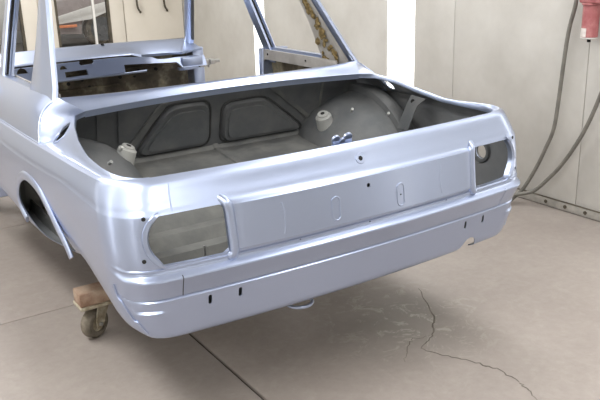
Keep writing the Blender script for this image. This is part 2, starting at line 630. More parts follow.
def skin_pt(row, h):
    zr, off, ledge = ROWS[row]
    x, y, n = plan(zr, h)
    k, v = h
    # ledge runs round the corner and dies out on the flank
    if k == 'r':
        P = 1.0
    elif k == 'c':
        P = 1 - sm((v - .10) / .80)
    else:
        P = 0
    o = off + ledge * P
    # pressed swelling at the foot of each corner
    if k == 'c' and zr < .49:
        o += .0065 * (1 if zr < .49 else 0) * (1 - sm((.488 - zr) / .055)) * sm(v / .18) * (1 - sm((v - .40) / .2))
    # the raised number-plate panel
    if k == 'r' and .629 < zr < .760:
        o += .012 * (1 - sm((v - .432) / .030))
    zb = .385 if (k == 'r') else interp(y, ZB)
    zc = interp(y, ZC) + .002
    z = zc + (zr - .850) * ((zb - zc) / (.385 - .850))
    return Vector((x + n.x * o, y + n.y * o, z))


FULL = [(-1, h) for h in reversed(HALF)] + [(1, h) for h in HALF[1:]]


def grid(name, cols, rows, mats, parent, flip=False):
    V, F = [], []
    for r in rows:
        for s, h in cols:
            p = skin_pt(r, h)
            V.append((p.x * s, p.y, p.z))
    n = len(cols)
    for i in range(len(rows) - 1):
        for j in range(n - 1):
            F.append((i * n + j, (i + 1) * n + j, (i + 1) * n + j + 1, i * n + j + 1))
    o = mesh(name, V, F, mats, parent)
    return o


iq = RX.index(.62)
colsR = [(1, h) for h in HALF[iq:]]
colsL = [(-1, h) for h in reversed(HALF[iq:])]
colsM = [(-1, h) for h in reversed(HALF[:iq + 1])] + [(1, h) for h in HALF[1:iq + 1]]
allrows = list(range(len(ROWS)))
INNER = mottled('inner_skin_primer', (.15, .158, .17), (.20, .205, .21), 7, .5, .2, .1)
SK = [PAINT, INNER]
quarter_r = grid('quarter_panel', colsR, allrows, SK, car)
quarter_l = grid('quarter_panel', colsL, allrows, SK, car)
tail = grid('tail_panel', colsM, allrows[:I_LEDGE_END + 1], SK, car)
valance = grid('valance', colsM, allrows[I_LEDGE_END:], SK, car)
bpy.context.view_layer.update()
for o in (quarter_r, quarter_l, tail, valance):
    solid(o, .003)


def arc(cx, cz, r, a0, a1, n, sx=1.0):
    return [(cx + sx * r * cos(radians(a0 + (a1 - a0) * i / n)), cz + r * sin(radians(a0 + (a1 - a0) * i / n))) for i in range(n + 1)]


# lamp opening outline in x, z (right side; mirrored for the left)
LAMP = [(.469, .632), (.470, .742)] + arc(.488, .742, .018, 180, 90, 4)[1:] + [(.56, .760), (.660, .759), (.680, .745), (.692, .724), (.697, .70), (.694, .674), (.682, .650), (.662, .630), (.655, .624), (.56, .6215), (.485, .6215)]


def lamp_cut(sides, y0=-.08, y1=.155):
    bm = bmesh.new()
    for s in sides:
        prism_bm(bm, [(s * x, z) for x, z in LAMP], 1, y0, y1)
    return bm


def slot(bm, x, z, w, h, y0, y1, n=6):
    r = w / 2
    poly = [(x + r * cos(pi * i / n), z + h / 2 - r + r * sin(pi * i / n)) for i in range(n + 1)] + \
           [(x - r * cos(pi * i / n), z - h / 2 + r - r * sin(pi * i / n)) for i in range(n + 1)]
    prism_bm(bm, poly, 1, y0, y1)


bm = lamp_cut((-1, 1))
slot(bm, 0, .804, .014, .014, -.05, .1, 8)           # lock bore
slot(bm, 0, .729, .013, .013, -.05, .1, 8)
slot(bm, .002, .6125, .007, .007, -.05, .1, 6)
slot(bm, -.25, .6125, .006, .006, -.05, .1, 6)
slot(bm, .33, .6125, .006, .006, -.05, .1, 6)
cut(tail, bm)
cut(quarter_r, lamp_cut((1,)))
bm = lamp_cut((-1,))
cut(quarter_l, bm)
# valance slots and the exhaust cut-out
bm = bmesh.new()
for s in (-1, 1):
    slot(bm, s * .535, .494, .0105, .029, -.05, .1)
    slot(bm, s * .443, .494, .0105, .029, -.05, .1)
prism_bm(bm, [(.405, .36), (.412, .385), (.422, .398), (.438, .409), (.452, .423), (.462, .431), (.478, .436), (.496, .434), (.506, .425), (.512, .405), (.513, .36)], 1, -.08, .2)
cut(valance, bm)
# wheel arches
ARCH = [(.47, .49), (.50, .535), (.538, .567), (.578, .594), (.63, .628), (.689, .662), (.74, .680), (.80, .690), (.86, .693), (.915, .690), (.965, .676), (1.01, .655), (1.05, .624),
        (1.078, .59), (1.088, .555), (1.075, .53), (1.03, .505), (.96, .484), (.88, .476), (.80, .482), (.70, .496), (.62, .507), (.56, .516), (.50, .5)]
ARCH = [(y, z) for y, z in ARCH if not (y < .56 and z < .52)]
ARCH = [(.518, .530), (.524, .552)] + ARCH[1:]
for o, s in ((quarter_r, 1), (quarter_l, -1)):
    bm = bmesh.new()
    prism_bm(bm, ARCH, 0, s * .60, s * .90)
    if s > 0:
        cyl_bm(bm, (.70, .265, .652), (.86, .265, .652), .029, n=20)      # filler neck hole
    cut(o, bm)

# ---- lock ring, pressed ovals, seams --------------------------------------
lp, ln = Vector((0, .0305, .804)), Vector((0, -1, .48)).normalized()
cyl('lock_collar', lp - ln * .004, lp + ln * .0022, .0175, PAINT, car, n=24, bevel=.0012)
cyl('lock_barrel', lp, lp + ln * .0028, .0082, DARK, car, n=6)
for x, zc, hole in ((-.124, .682, False), (.124, .676, True)):
    w, h = .0140, .021
    pts = [(x + w * cos(a), z_, 0) for a, z_ in []]
    ring = []
    for i in range(12):
        a = pi * i / 11
        ring.append((x + w * cos(a), h + w * sin(a)))
    for i in range(12):
        a = pi + pi * i / 11
        ring.append((x + w * cos(a), -h + w * sin(a)))
    o = tube('pressed_oval', [(px, interp(zc + pz, YB) - .0128 + BOW * px * px, zc + pz) for px, pz in ring], .0028, PAINT, car, 8, closed=True, up=(0, 1, 0), flat=.6)
    if hole:
        cyl('screw_hole', (x, -.0155, zc), (x, -.007, zc), .0028, DARK, o, n=10)
for s in (-1, 1):        # faint vertical creases of the plate panel
    tube('pressed_crease', [(s * x, interp(z, YB) - .0118 + BOW * x * x, z) for x, z in ((.305, .735), (.298, .70), (.298, .67), (.303, .645))], .0034, PAINT, car, 8, up=(0, 1, 0), flat=.5)


def on_skin(s, zr, h, out=0.0, led=None):
    row = min(range(len(ROWS)), key=lambda i: abs(ROWS[i][0] - zr))
    p = skin_pt(row, h)
    _, _, n = plan(zr, h)
    return Vector((s * (p.x + n.x * out), p.y + n.y * out, p.z))


def ysurf(x, zr):
    """depth of the bare skin (no ledge) at half-width x"""
    a = interp(zr, WT) - .118
    if x <= a:
        return interp(zr, YB) + BOW * x * x
    best = None
    for i in range(41):
        q = plan(zr, ('c', i / 40))
        if best is None or abs(q[0] - x) < best[0]:
            best = (abs(q[0] - x), q[1])
    return best[1]


# lamp flange: a recessed strip hugging the outer curve of each opening
for s in (-1, 1):
    V, F = [], []
    pts = [(.652, .764), (.664, .760), (.683, .747), (.696, .725), (.7015, .70), (.698, .673), (.686, .648), (.666, .627), (.650, .618)]
    P = catmull([(x, 0, z) for x, z in pts], 4)
    for i, p in enumerate(P):
        d = (p - Vector((.60, 0, .692))).normalized()
        e = sm(min(1, i / 8, (len(P) - 1 - i) / 8))
        for (dr, dy) in ((.006, .002), (.0045, -.0045), (-.006 * e, -.0045), (-.010 * e - .002, .003), (-.011 * e - .002, .022)):
            q = p + d * dr
            V.append((s * q.x, ysurf(q.x, q.z) + dy, q.z))
    for i in range(len(P) - 1):
        for k in range(4):
            q = (5 * i + k, 5 * i + k + 1, 5 * i + 6 + k, 5 * i + 5 + k)
            F.append(q if s < 0 else q[::-1])
    fl = mesh('lamp_flange', V, F, PAINT, car, 30)
    P = catmull([(.484, 0, .774), (.472, 0, .768), (.464, 0, .757), (.4605, 0, .735), (.459, 0, .69), (.458, 0, .645), (.459, 0, .624), (.464, 0, .615), (.474, 0, .609)], 4)
    tube('lamp_bead', [(s * p.x, ysurf(p.x, p.z) + .001 + 1.1 * max(0, abs(p.x - .459) - .006), p.z) for p in P], .0150, PAINT, car, 12, up=(0, 1, 0), flat=.95)
    # returned sheet edge inside the opening, and its stud
    V, F = [], []
    for i, (x, z) in enumerate(LAMP):
        y = ysurf(min(x, .70), z) + .002
        xo, zo = x + (x - .585) * .008, z + (z - .69) * .012
        V += [(s * xo, y, zo), (s * xo, y + .014, zo)]
    n = len(LAMP)
    for i in range(n):
        j = (i + 1) % n
        F.append((2 * i, 2 * i + 1, 2 * j + 1, 2 * j))
    mesh('lamp_rim', V, F, PAINT, car, 40)
    cyl('stud', (s * .515, .075, .60), (s * .515, .075, .632), .0032, STEEL, car, n=8)

for s in (-1, 1):
    for zr, k in ((.755, .175), (.640, .235)):
        p = on_skin(s, zr, ('c', k), .0006)
        _, _, n = plan(zr, ('c', k))
        n = Vector((s * n.x, n.y, 0))
        cyl('screw_hole', p - n * .004, p, .0058, DARK, car, n=12)
# weld seams: end of the valance on the flanks, edge of the quarter panel on the tail
for s in (-1, 1):
    P = [on_skin(s, zr, ('c', k), .0012) for k, zr in [(.80, .555), (.775, .520), (.70, .500), (.625, .478), (.56, .462), (.50, .447), (.43, .425)]]
    tube('seam_ridge', catmull(P, 5), .0032, PAINT, car, 8)
    tube('panel_seam', [(s * p.x, p.y - .0002, p.z) for p in [skin_pt(i, ('r', .62)) for i in range(25, 33)]], .0012, DARK if s < 0 else PAINT, car, 6)
    if s < 0:
        tube('panel_seam', [(s * p.x, p.y - .0002, p.z) for p in [skin_pt(i, ('r', .62)) for i in range(2, 9)]], .0016, PAINT, car, 6)

# arch lips
LIPP = [(.492, .522), (.505, .541), (.538, .571), (.578, .598), (.63, .632), (.689, .666), (.74, .684), (.80, .695), (.86, .698), (.915, .695), (.965, .681), (1.01, .660), (1.053, .628), (1.084, .592), (1.094, .555), (1.083, .525), (1.035, .498)]
for s in (-1, 1):
    P = catmull([(s * (interp(z, WT) + .001), y, z) for y, z in LIPP], 3)
    tube('wheel_arch_lip', P, .0165, PAINT, car, 12, flat=.42, up=(1, 0, 0))

# ---- rain gutter and flank between the belt crease and the boot opening ----
LIPX = [(.25, .710), (.30, .711), (.45, .703), (.55, .690), (.65, .668), (.74, .636), (.785, .585)]
LIPZ = [(.25, .846), (.30, .846), (.42, .850), (.55, .873), (.65, .899), (.74, .913), (.785, .914)]


def lip_pt(h):
    k, v = h
    if k == 'r':
        x = v * .985
        return Vector((x, .068 + BOW * x * x, .847))
    if k == 'c':
        p0 = Vector((.645, .110, .847))
        p3 = Vector((.710, .25, .846))
        p1, p2 = p0 + Vector((.04, .006, 0)), p3 - Vector((0, .08, 0))
        a = 1 - v
        return p0 * a ** 3 + p1 * 3 * a * a * v + p2 * 3 * a * v * v + p3 * v ** 3
    y = v
    return Vector((interp(y, LIPX), y, interp(y, LIPZ)))


def climb(u):
    """front edge of the flank recess, from the crease up to the rear-window corner"""
    a, b_ = Vector((.746, .80, .8255)), Vector((.643, .885, .953))
    p = a.lerp(b_, u)
    bul = sin(pi * u)
    return p + Vector((.018 * bul, .026 * sin(pi * u ** 1.6), .012 * bul))


side_y = [y for y in SY if y < .80]
gcols = []
for h in HALF:
    if h[0] == 's':
        if h[1] > .76:
            continue
        f = (h[1] - .27) / (.755 - .27)
        o = skin_pt(0, h)
        gcols.append((o, lip_pt(('s', .27 + f * (.665 - .27))), 1.0))
    else:
        gcols.append((skin_pt(0, h), lip_pt(h), 0.0 if h[0] == 'r' else h[1]))
for u in [.0, .12, .24, .36, .48, .6, .72, .84, .93, 1.0]:
    gcols.append((climb(u), lip_pt(('s', .675 + u * .11)), 1.0 - 1.3 * u))


def gut_section(o, l, f):
    """section from the crest to the lip, with a shallow channel"""
    d = l - o
    out = [o]
    dep = .0035 + .010 * f
    for t, q in ((.10, .15), (.22, .75), (.40, 1.0), (.60, .95), (.78, .55), (.90, .12), (1.0, 0)):
        p = o + d * t
        p.z -= dep * q
        out.append(p)
    out.append(Vector((l.x - (0 if f < .2 else .004), l.y + (.004 if f < .2 else 0), l.z - .006)))
    out.append(Vector((l.x - (0 if f < .2 else .004), l.y + (.004 if f < .2 else 0), l.z - .018)))
    return out


secs = [(-1, c) for c in reversed(gcols)] + [(1, c) for c in gcols[1:]]
V, F = [], []
for s, c in secs:
    for p in gut_section(*c):
        V.append((s * p.x, p.y, p.z))
ns = 10
for i in range(len(secs) - 1):
    for k in range(ns - 1):
        F.append((i * ns + k, (i + 1) * ns + k, (i + 1) * ns + k + 1, i * ns + k + 1))
gutter = mesh('boot_gutter', V, F, SK, car, 40)
solid(gutter, .0025)
bm = bmesh.new()
for s in (-1, 1):
    n = 18
    poly = [(s * .686 + .026 * cos(2 * pi * i / n), .715 + .021 * sin(2 * pi * i / n)) for i in range(n)]
    prism_bm(bm, poly, 2, .82, 1.0)
cut(gutter, bm, 40)
for s in (-1, 1):      # soft raised surround of the drain hole
    n = 20
    tube('drain_hole_rim', [(s * (.686 + .034 * cos(2 * pi * i / n)), .715 + .027 * sin(2 * pi * i / n), .870 - .8 * .034 * cos(2 * pi * i / n) - .003) for i in range(n)], .0028, PAINT, car, 8, closed=True)

# ---- rear deck between window and boot opening -----------------------------
V, F = [], []
nd = 33
for i in range(nd):
    f = -1 + 2 * i / (nd - 1)
    a = abs(f)
    wx = .643 * f
    wy = .868 + .017 * a ** 4
    wz = .948 + .005 * a ** 4
    lx = .585 * f
    ly = .812 - .027 * a ** 2
    lz = .925 - .011 * a ** 2
    wpt, lpt = Vector((wx, wy, wz)), Vector((lx, ly, lz))
    d = lpt - wpt
    sec = [wpt + Vector((0, .012, -.03)), wpt + Vector((0, .010, -.004)), wpt]
    for t, q in ((.15, .004), (.4, .0065), (.7, .004), (.9, -.001)):
        p = wpt + d * t
        p.z += q * (1 - a ** 6)
        sec.append(p)
    sec += [lpt, lpt + Vector((0, .004, -.008)), lpt + Vector((0, .006, -.022))]
    V += sec
k_ = 10
for i in range(nd - 1):
    for k in range(k_ - 1):
        F.append((i * k_ + k, i * k_ + k + 1, (i + 1) * k_ + k + 1, (i + 1) * k_ + k))
deck = mesh('rear_deck', V, F, SK, car, 40)
solid(deck, .0025)

# ---- quarter tops: from the belt crease up to the side-window sill ----------
for s in (-1, 1):
    V, F = [], []
    nc, nr = 24, 10
    for i in range(nc):
        t = i / (nc - 1)
        yb_ = .80 + (1.62 - .80) * t
        bot = Vector((.746, yb_, interp(yb_, ZC) + .001))
        ty = .885 + (1.62 - .885) * t
        top = Vector((interp(ty, [(.885, .643), (.95, .664), (1.1, .671), (1.62, .672)]), ty, interp(ty, [(.885, .953), (1.05, .957), (1.62, .953)])))
        for j in range(nr):
            u = j / (nr - 1)
            p = bot.lerp(top, u)
            bul = sin(pi * u)
            p += Vector((.018 * bul, .026 * sin(pi * u ** 1.6) * (1 - t), .012 * bul))
            V.append((s * p.x, p.y, p.z))
    for i in range(nc - 1):
        for j in range(nr - 1):
            q = (i * nr + j, (i + 1) * nr + j, (i + 1) * nr + j + 1, i * nr + j + 1)
            F.append(q if s > 0 else q[::-1])
    qt = mesh('quarter_top', V, F, SK, car, 40)
    solid(qt, .0025)
    # belt moulding step under the top
    tube('belt_crease', [(s * .7475, y, interp(y, ZC) - .0005) for y in (.80, 1.0, 1.2, 1.4, 1.62)], .0036, PAINT, car, 8)
    # raised edge at the front of the boot flank
    tube('flank_edge', catmull([(s * (climb(u).x + .0), climb(u).y, climb(u).z) for u in (0, .15, .3, .45, .6, .75, .9)], 3), .0045, PAINT, car, 8)
    # window sill strip
    V = []
    for y in (1.12, 1.2, 1.35, 1.5, 1.62):
        V += [(s * .674, y, .950), (s * .668, y, .957), (s * .640, y, .957), (s * .633, y, .944), (s * .615, y, .944)]
    F = []
    for i in range(4):
        for k in range(4):
            F.append((i * 5 + k, i * 5 + k + 1, i * 5 + 6 + k, i * 5 + 5 + k))
    mesh('window_sill', V, F, PAINT, car, 40)

# ---- pillars and roof ------------------------------------------------------
ZT = 1.36


def pillar(name, secs, mats, s, parent):
    V, F = [], []
    n = len(secs[0])
    for sec in secs:
        for p in sec:
            V.append((s * p[0], p[1], p[2]))
    for i in range(len(secs) - 1):
        for k in range(n):
            q = (i * n + k, i * n + (k + 1) % n, (i + 1) * n + (k + 1) % n, (i + 1) * n + k)
            F.append(q)
    F.append(tuple(range(n)))
    F.append(tuple((len(secs) - 1) * n + k for k in range(n))[::-1])
    bm = bmesh.new()
    vs = [bm.verts.new(v) for v in V]
    for f in F:
        bm.faces.new([vs[i] for i in f])
    return from_bm(name, bm, mats, parent, 38)


for s in (-1, 1):
    secs = []
    for z in (.935, .953, .985, 1.03, 1.08, 1.14, 1.20, 1.27, ZT + .01):
        u = z - .953
        # rear-window edge leans in and forward, front edge nearly upright
        re = Vector((.643 - .25 * u, .885 + .74 * u, z))
        fx = .672 - .30 * u
        fy = 1.135 + .42 * u - .05 * sin(min(1, max(0, u / .25)) * pi / 2)
        fr = Vector((fx, fy, z))
        if u < .03:
            re.x += .004
        d = fr - re
        secs.append([re + Vector((-.008, .030, 0)), re + Vector((-.006, .004, 0)), re + Vector((.002, .0, 0)), re + Vector((.013, .006, 0)), re + d * .12 + Vector((.010, 0, 0)), re + d * .45 + Vector((.010, 0, 0)),
                     fr + Vector((.002, -.012, 0)), fr + Vector((-.002, 0, 0)), fr + Vector((-.032, .0, 0)), fr + Vector((-.036, -.014, 0)), re + d * .4 + Vector((-.018, .006, 0))])
    cp = pillar('c_pillar', secs, PAINT, s, car)
    # inner sheet of the pillar
    V, F = [], []
    zs = (.93, .985, 1.04, 1.10, 1.16, 1.22, 1.30, ZT)
    for z in zs:
        u = z - .953
        re = Vector((.643 - .25 * u, .885 + .74 * u, z))
        fy = 1.135 + .42 * u - .05 * sin(min(1, max(0, u / .25)) * pi / 2)
        fx = .672 - .30 * u
        V += [(s * (re.x - .014), re.y + .034, z), (s * (re.x - .024 + (fx - re.x) * .5), (re.y + fy) / 2, z), (s * (fx - .040), fy - .004, z)]
    for i in range(len(zs) - 1):
        for k in range(2):
            F.append((3 * i + k, 3 * i + k + 1, 3 * i + 4 + k, 3 * i + 3 + k))
    mesh('pillar_lining', V, F, BARE, cp, 40)
    # window rubber channel edge
    tube('window_flange', [(s * (.640 - .25 * u), .903 + .74 * u, .953 + u) for u in (0, .1, .2, .3, .41)], .004, PAINT, cp, 8)
    # B pillar
    secs = []
    for z in (.88, .953, 1.05, 1.15, 1.25, ZT + .01):
        u = z - .953
        x = .668 - .27 * u - .05 * max(0, u) ** 2
        y = 1.60 + .26 * u
        secs.append([(x, y + .03, z), (x, y - .022, z), (x - .008, y - .028, z), (x - .014, y - .018, z), (x - .030, y - .018, z), (x - .034, y - .028, z), (x - .044, y - .028, z), (x - .046, y + .03, z)])
    bpil = pillar('b_pillar', secs, PAINT, s, car)
    tube('window_channel', [(s * (.668 - .021 - .27 * u - .05 * u * u), 1.585 + .26 * u, .953 + u) for u in (0, .1, .2, .3, .41)], .0065, DARK, bpil, 8)
    # lower door post
    box('door_post', min(s * .60, s * .755), max(s * .60, s * .755), 1.60, 1.645, .46, .95, PAINT, car, .006)
    # A pillar
    secs = []
    for z in (.86, .93, 1.05, 1.2, ZT + .01):
        u = z - .93
        x, y = .668 - .22 * max(u, 0), 2.535 - .62 * u
        secs.append([(x, y, z), (x - .012, y - .035, z), (x - .035, y - .035, z), (x - .05, y - .004, z), (x - .045, y + .03, z), (x - .012, y + .03, z)])
    ap = pillar('a_pillar', secs, PAINT, s, car)
    tube('window_channel', [(s * (.668 - .024 - .22 * u), 2.535 - .041 - .62 * u, .93 + u) for u in (0, .15, .3, .42)], .008, PRIMER, ap, 8)
    box('hinge_post', min(s * .62, s * .695), max(s * .62, s * .695), 2.46, 2.56, .42, .885, PAINT, car, .01)
    # sill
    box('sill', min(s * .62, s * .765), max(s * .62, s * .765), 1.57, 2.56, .44, .545, PAINT, car, .012)

# roof with turned rails
V, F = [], []
ny, nx = 9, 15
for i in range(ny):
    t = i / (ny - 1)
    y = 1.165 + (2.29 - 1.165) * t
    for j in range(nx):
        f = -1 + 2 * j / (nx - 1)
        x = (.562 - .0 * t) * f
        z = ZT + .055 * (1 - abs(f) ** 3.2) * (1 - .35 * abs(2 * t - 1) ** 3)
        V.append((x, y + .02 * (1 - f * f) * (1 if t > .5 else -1) * abs(2 * t - 1), z))
for i in range(ny - 1):
    for j in range(nx - 1):
        F.append((i * nx + j, i * nx + j + 1, (i + 1) * nx + j + 1, (i + 1) * nx + j))
roof = mesh('roof_panel', V, F, [PAINT, PAINT], car, 40)
solid(roof, .004)
for s in (-1, 1):
    tube('roof_rail', [(s * .555, 1.15, ZT), (s * .558, 1.5, ZT + .005), (s * .558, 2.0, ZT + .005), (s * .555, 2.28, ZT)], .022, PAINT, car, 10)

# ---- inner quarter panels (seen through the rear window) ---------------------
for s in (-1, 1):
    iq_ = prism('inner_quarter_panel', [(.98, .50), (1.64, .50), (1.64, .948), (.98, .948)], 0, s * .606, s * .614, BARE, car, 0)
    bm = bmesh.new()
    prism_bm(bm, [(1.06, .66), (1.30, .62), (1.585, .62), (1.60, .64), (1.60, .89), (1.59, .898), (1.10, .898), (1.07, .88)], 0, s * .58, s * .66)
    cut(iq_, bm)
    for y, z, r in ((1.615, .928, .004), (1.56, .925, .006), (1.22, .925, .005)):
        cyl('bolt_hole', (s * .6045, y, z), (s * .608, y, z), r, DARK, iq_, n=10)
    # dirty brown back of the outer skin seen inside the opening
    mesh('quarter_lining', [(s * .69, 1.02, .58), (s * .69, 1.62, .58), (s * .645, 1.62, .93), (s * .645, 1.02, .93)], [(0, 1, 2, 3)], BROWN, car, 0)

# old adhesive on the right C pillar
V, F = [], []
bm = bmesh.new()
random.seed(4)
for k in range(46):
    u = (k / 45) * .40 - .02
    z = .953 + max(u, -.01)
    frac = random.uniform(.35, .9) if u < .09 else random.uniform(.30, .62)
    re = Vector((.643 - .25 * u - .018, .885 + .74 * u + .034, z))
    fy = 1.135 + .42 * u - .05 * sin(min(1, max(0, u / .25)) * pi / 2)
    fr = Vector((.672 - .30 * u - .042, fy - .004, z))
    p = re.lerp(fr, frac)
    p.x -= .002
    g = bmesh.ops.create_icosphere(bm, subdivisions=1, radius=1)
    sc = (random.uniform(.004, .008), random.uniform(.010, .022), random.uniform(.008, .018))
    for v in g['verts']:
        v.co = Vector((v.co.x * sc[0], v.co.y * sc[1], v.co.z * sc[2])) * random.uniform(.85, 1.15) + p
foam = from_bm('dried_adhesive', bm, FOAM, bpy.data.objects['c_pillar.001'], 60)
foam['label'] = 'crumbly brown adhesive left on the inside of the right rear pillar'
foam['kind'] = 'stuff'

# ---- cabin: floor, firewall, cowl, dash ---------------------------------------
box('cabin_floor', -.66, .66, 1.0, 2.66, .455, .465, BROWN, car, 0)
V, F = [], []
for x in (-.11, -.09, -.04, .04, .09, .11):
    for y in (1.05, 2.66):
        V.append((x, y, .465 + (.13 if abs(x) < .05 else (.09 if abs(x) < .1 else 0)) * (.8 + .4 * (y > 2))))
for i in range(5):
    F.append((2 * i, 2 * i + 1, 2 * i + 3, 2 * i + 2))
mesh('transmission_tunnel', V, F, BROWN, car, 60)
fw = box('firewall', -.655, .655, 2.62, 2.632, .46, .93, BROWN, car, 0)
for x, z, r in ((-.1, .73, .010), (.02, .70, .008), (.21, .735, .010), (.30, .73, .007), (.33, .765, .008), (.44, .76, .010), (-.02, .745, .010)):
    cyl('grommet_hole', (x, 2.612, z), (x, 2.625, z), r, DARK, fw, n=12)
for x0_, x1_, z0_, z1_ in ((-.3, .60, .775, .785), (-.6, .2, .69, .70)):
    box('firewall_rib', x0_, x1_, 2.604, 2.622, z0_, z1_, BROWN, fw, .003)
# cowl top (dash roll under the windscreen)
V, F = [], []
prof = [(2.70, .905), (2.66, .932), (2.625, .938), (2.605, .934), (2.58, .925), (2.53, .913), (2.48, .902), (2.44, .892), (2.43, .884)]
cx = [-.66, -.5, -.3, -.1, .1, .22, .30, .36, .45, .55, .66]
for x in cx:
    for k, (y, z) in enumerate(prof):
        zz, yy = z - .010 * (x / .66) ** 2, y - .02 * (x / .66) ** 2
        if .25 < x < .60 and k >= 5:       # instrument cut-away on the right falls deeper
            zz -= .025 * (k - 4) / 4
            yy += .05 * (k - 4) / 4
        V.append((x, yy, zz))
n = len(prof)
for i in range(len(cx) - 1):
    for k in range(n - 1):
        F.append((i * n + k, i * n + k + 1, (i + 1) * n + k + 1, (i + 1) * n + k))
cowl = mesh('cowl_panel', V, F, PAINT, car, 40)
solid(cowl, .003)
cyl('washer_hole', (.12, 2.60, .928), (.12, 2.607, .936), .010, DARK, cowl, n=12)

# dash beam: shaped outline with cut-outs
dash = prism('dashboard_beam', [(-.655, .868), (-.655, .80), (-.60, .785), (-.205, .79), (.150, .800), (.153, .838), (.47, .823), (.50, .79), (.655, .79), (.655, .845), (.56, .845), (.475, .848), (.40, .845), (.36, .848), (.33, .862), (.26, .868), (.155, .878), (-.2, .876)], 1, 2.375, 2.393, PAINT, car, 0)
bm = bmesh.new()
prism_bm(bm, [(-.095, .868), (-.085, .856), (-.02, .858), (-.008, .868), (-.012, .880), (-.05, .885), (-.085, .882)], 1, 2.34, 2.43)
prism_bm(bm, [(-.183, .803), (-.06, .806), (-.06, .835), (-.183, .832)], 1, 2.34, 2.43)
prism_bm(bm, [(-.185 + .019 * cos(a), .845 + .019 * sin(a)) for a in [pi * i / 8 for i in range(9)]], 1, 2.34, 2.43)
prism_bm(bm, [(-.40 + .028 * cos(a), .845 + .028 * sin(a)) for a in [pi * i / 8 for i in range(9)]], 1, 2.34, 2.43)
prism_bm(bm, [(-.50, .80), (-.43, .80), (-.43, .835), (-.50, .835)], 1, 2.34, 2.43)
cut(dash, bm)
for v in dash.data.vertices:
    v.co.y += (v.co.z - .84) * .55
dash.data.update()
tube('cross_tube', [(-.64, 2.365, .786), (.152, 2.365, .790), (.28, 2.365, .792)], .007, PAINT, car, 8)
box('dash_bracket', .50, .63, 2.345, 2.43, .795, .845, PAINT, car, .006)
box('dash_bracket', .50, .62, 2.40, 2.43, .765, .782, PAINT, car, .003)

# door hinge sticking out of the right front post
t_h = box('door_hinge', .655, .695, 2.44, 2.50, .765, .805, STEEL, car, .004)
for (x0_, x1_, y0_, y1_, z0_, z1_) in ((.69, .725, 2.44, 2.50, .772, .812), (.72, .75, 2.43, 2.485, .778, .808), (.745, .79, 2.44, 2.472, .784, .802)):
    box('hinge_arm', x0_, x1_, y0_, y1_, z0_, z1_, STEEL, t_h, .003)
cyl('hinge_pin', (.722, 2.462, .758), (.722, 2.462, .812), .007, STEEL, t_h, n=12)

# ---- boot interior -------------------------------------------------------------
def bulk_y(z):
    return .93 + (.905 - z) * .28


V, F = [], []
bx = [-.74, -.6, -.45, -.3, -.15, 0, .15, .3, .45, .6, .74]
bz = [.935, .905, .85, .78, .71, .66]
for x in bx:
    for z in bz:
        V.append((x / .74 * interp(z, [(.66, .74), (.78, .735), (.82, .715), (.85, .695), (.905, .655), (.935, .62)]), bulk_y(z), z))
n = len(bz)
for i in range(len(bx) - 1):
    for k in range(n - 1):
        F.append((i * n + k, i * n + k + 1, (i + 1) * n + k + 1, (i + 1) * n + k))
bulk = mesh('boot_bulkhead', V, F, PRIMER, car, 40)
solid(bulk, .004)


def emboss(name, pts, h, parent, mat, bev=.009):
    """raised pressing on the sloping bulkhead"""
    bm = bmesh.new()
    P = [Vector((x, bulk_y(z), z)) for x, z in pts]
    nrm = Vector((0, -1, -.28)).normalized()
    c = sum(P, Vector()) / len(P)
    A = [bm.verts.new(p) for p in P]
    B = [bm.verts.new(p + (c - p).normalized() * bev + nrm * h) for p in P]
    m = len(P)
    bm.faces.new(B)
    for i in range(m):
        bm.faces.new((A[i], A[(i + 1) % m], B[(i + 1) % m], B[i]))
    return from_bm(name, bm, mat, parent, 20)


def rounded(pts, r, k=5):
    out = []
    n = len(pts)
    for i in range(n):
        p, a, c = Vector(pts[i]), Vector(pts[i - 1]), Vector(pts[(i + 1) % n])
        da, dc = (a - p), (c - p)
        ra, rc = min(r, da.length * .45), min(r, dc.length * .45)
        s_, e_ = p + da.normalized() * ra, p + dc.normalized() * rc
        for j in range(k + 1):
            t = j / k
            out.append(tuple(s_ * (1 - t) ** 2 + p * 2 * t * (1 - t) + e_ * t * t))
    return out


GROOVE = mottled('dark_groove_outline', (.03, .031, .032), (.05, .05, .05), 20, .8)  # dark line drawn around the two outer pressings
for pts_ in (rounded([(-.362, .669), (-.224, .868), (-.034, .866), (-.026, .669)], .05), rounded([(.016, .669), (.016, .845), (.213, .851), (.424, .69), (.41, .669)], .045)):
    tube('pressed_groove', [(x, bulk_y(z) - .001, z) for x, z in pts_], .0045, GROOVE, bulk, 6, closed=True)
emboss('stiffener_panel', rounded([(-.355, .675), (-.22, .862), (-.04, .860), (-.032, .675)], .05), .018, bulk, PRIMER)
emboss('stiffener_panel', rounded([(.022, .675), (.022, .838), (.21, .845), (.412, .69), (.40, .675)], .045), .018, bulk, PRIMER)
emboss('stiffener_panel', rounded([(-.325, .690), (-.205, .842), (-.055, .840), (-.048, .690)], .045), .026, bulk, PRIMER, .006)
emboss('stiffener_panel', rounded([(.038, .69), (.038, .82), (.20, .826), (.375, .697), (.36, .69)], .04), .026, bulk, PRIMER, .006)
emboss('diagonal_brace', [(-.40, .70), (-.37, .70), (-.215, .88), (-.245, .88)], .010, bulk, TRUNK, .004)
emboss('diagonal_brace', [(.455, .71), (.475, .715), (.265, .88), (.235, .88)], .008, bulk, TRUNK, .004)
emboss('stiffener_rib', [(-.418, .74), (-.41, .74), (-.41, .89), (-.418, .89)], .008, bulk, PRIMER, .002)
emboss('stiffener_rib', [(-.50, .74), (-.49, .74), (-.49, .89), (-.50, .89)], .006, bulk, PRIMER, .002)
emboss('stiffener_rib', [(.50, .74), (.508, .74), (.508, .89), (.50, .89)], .006, bulk, TRUNK, .002)
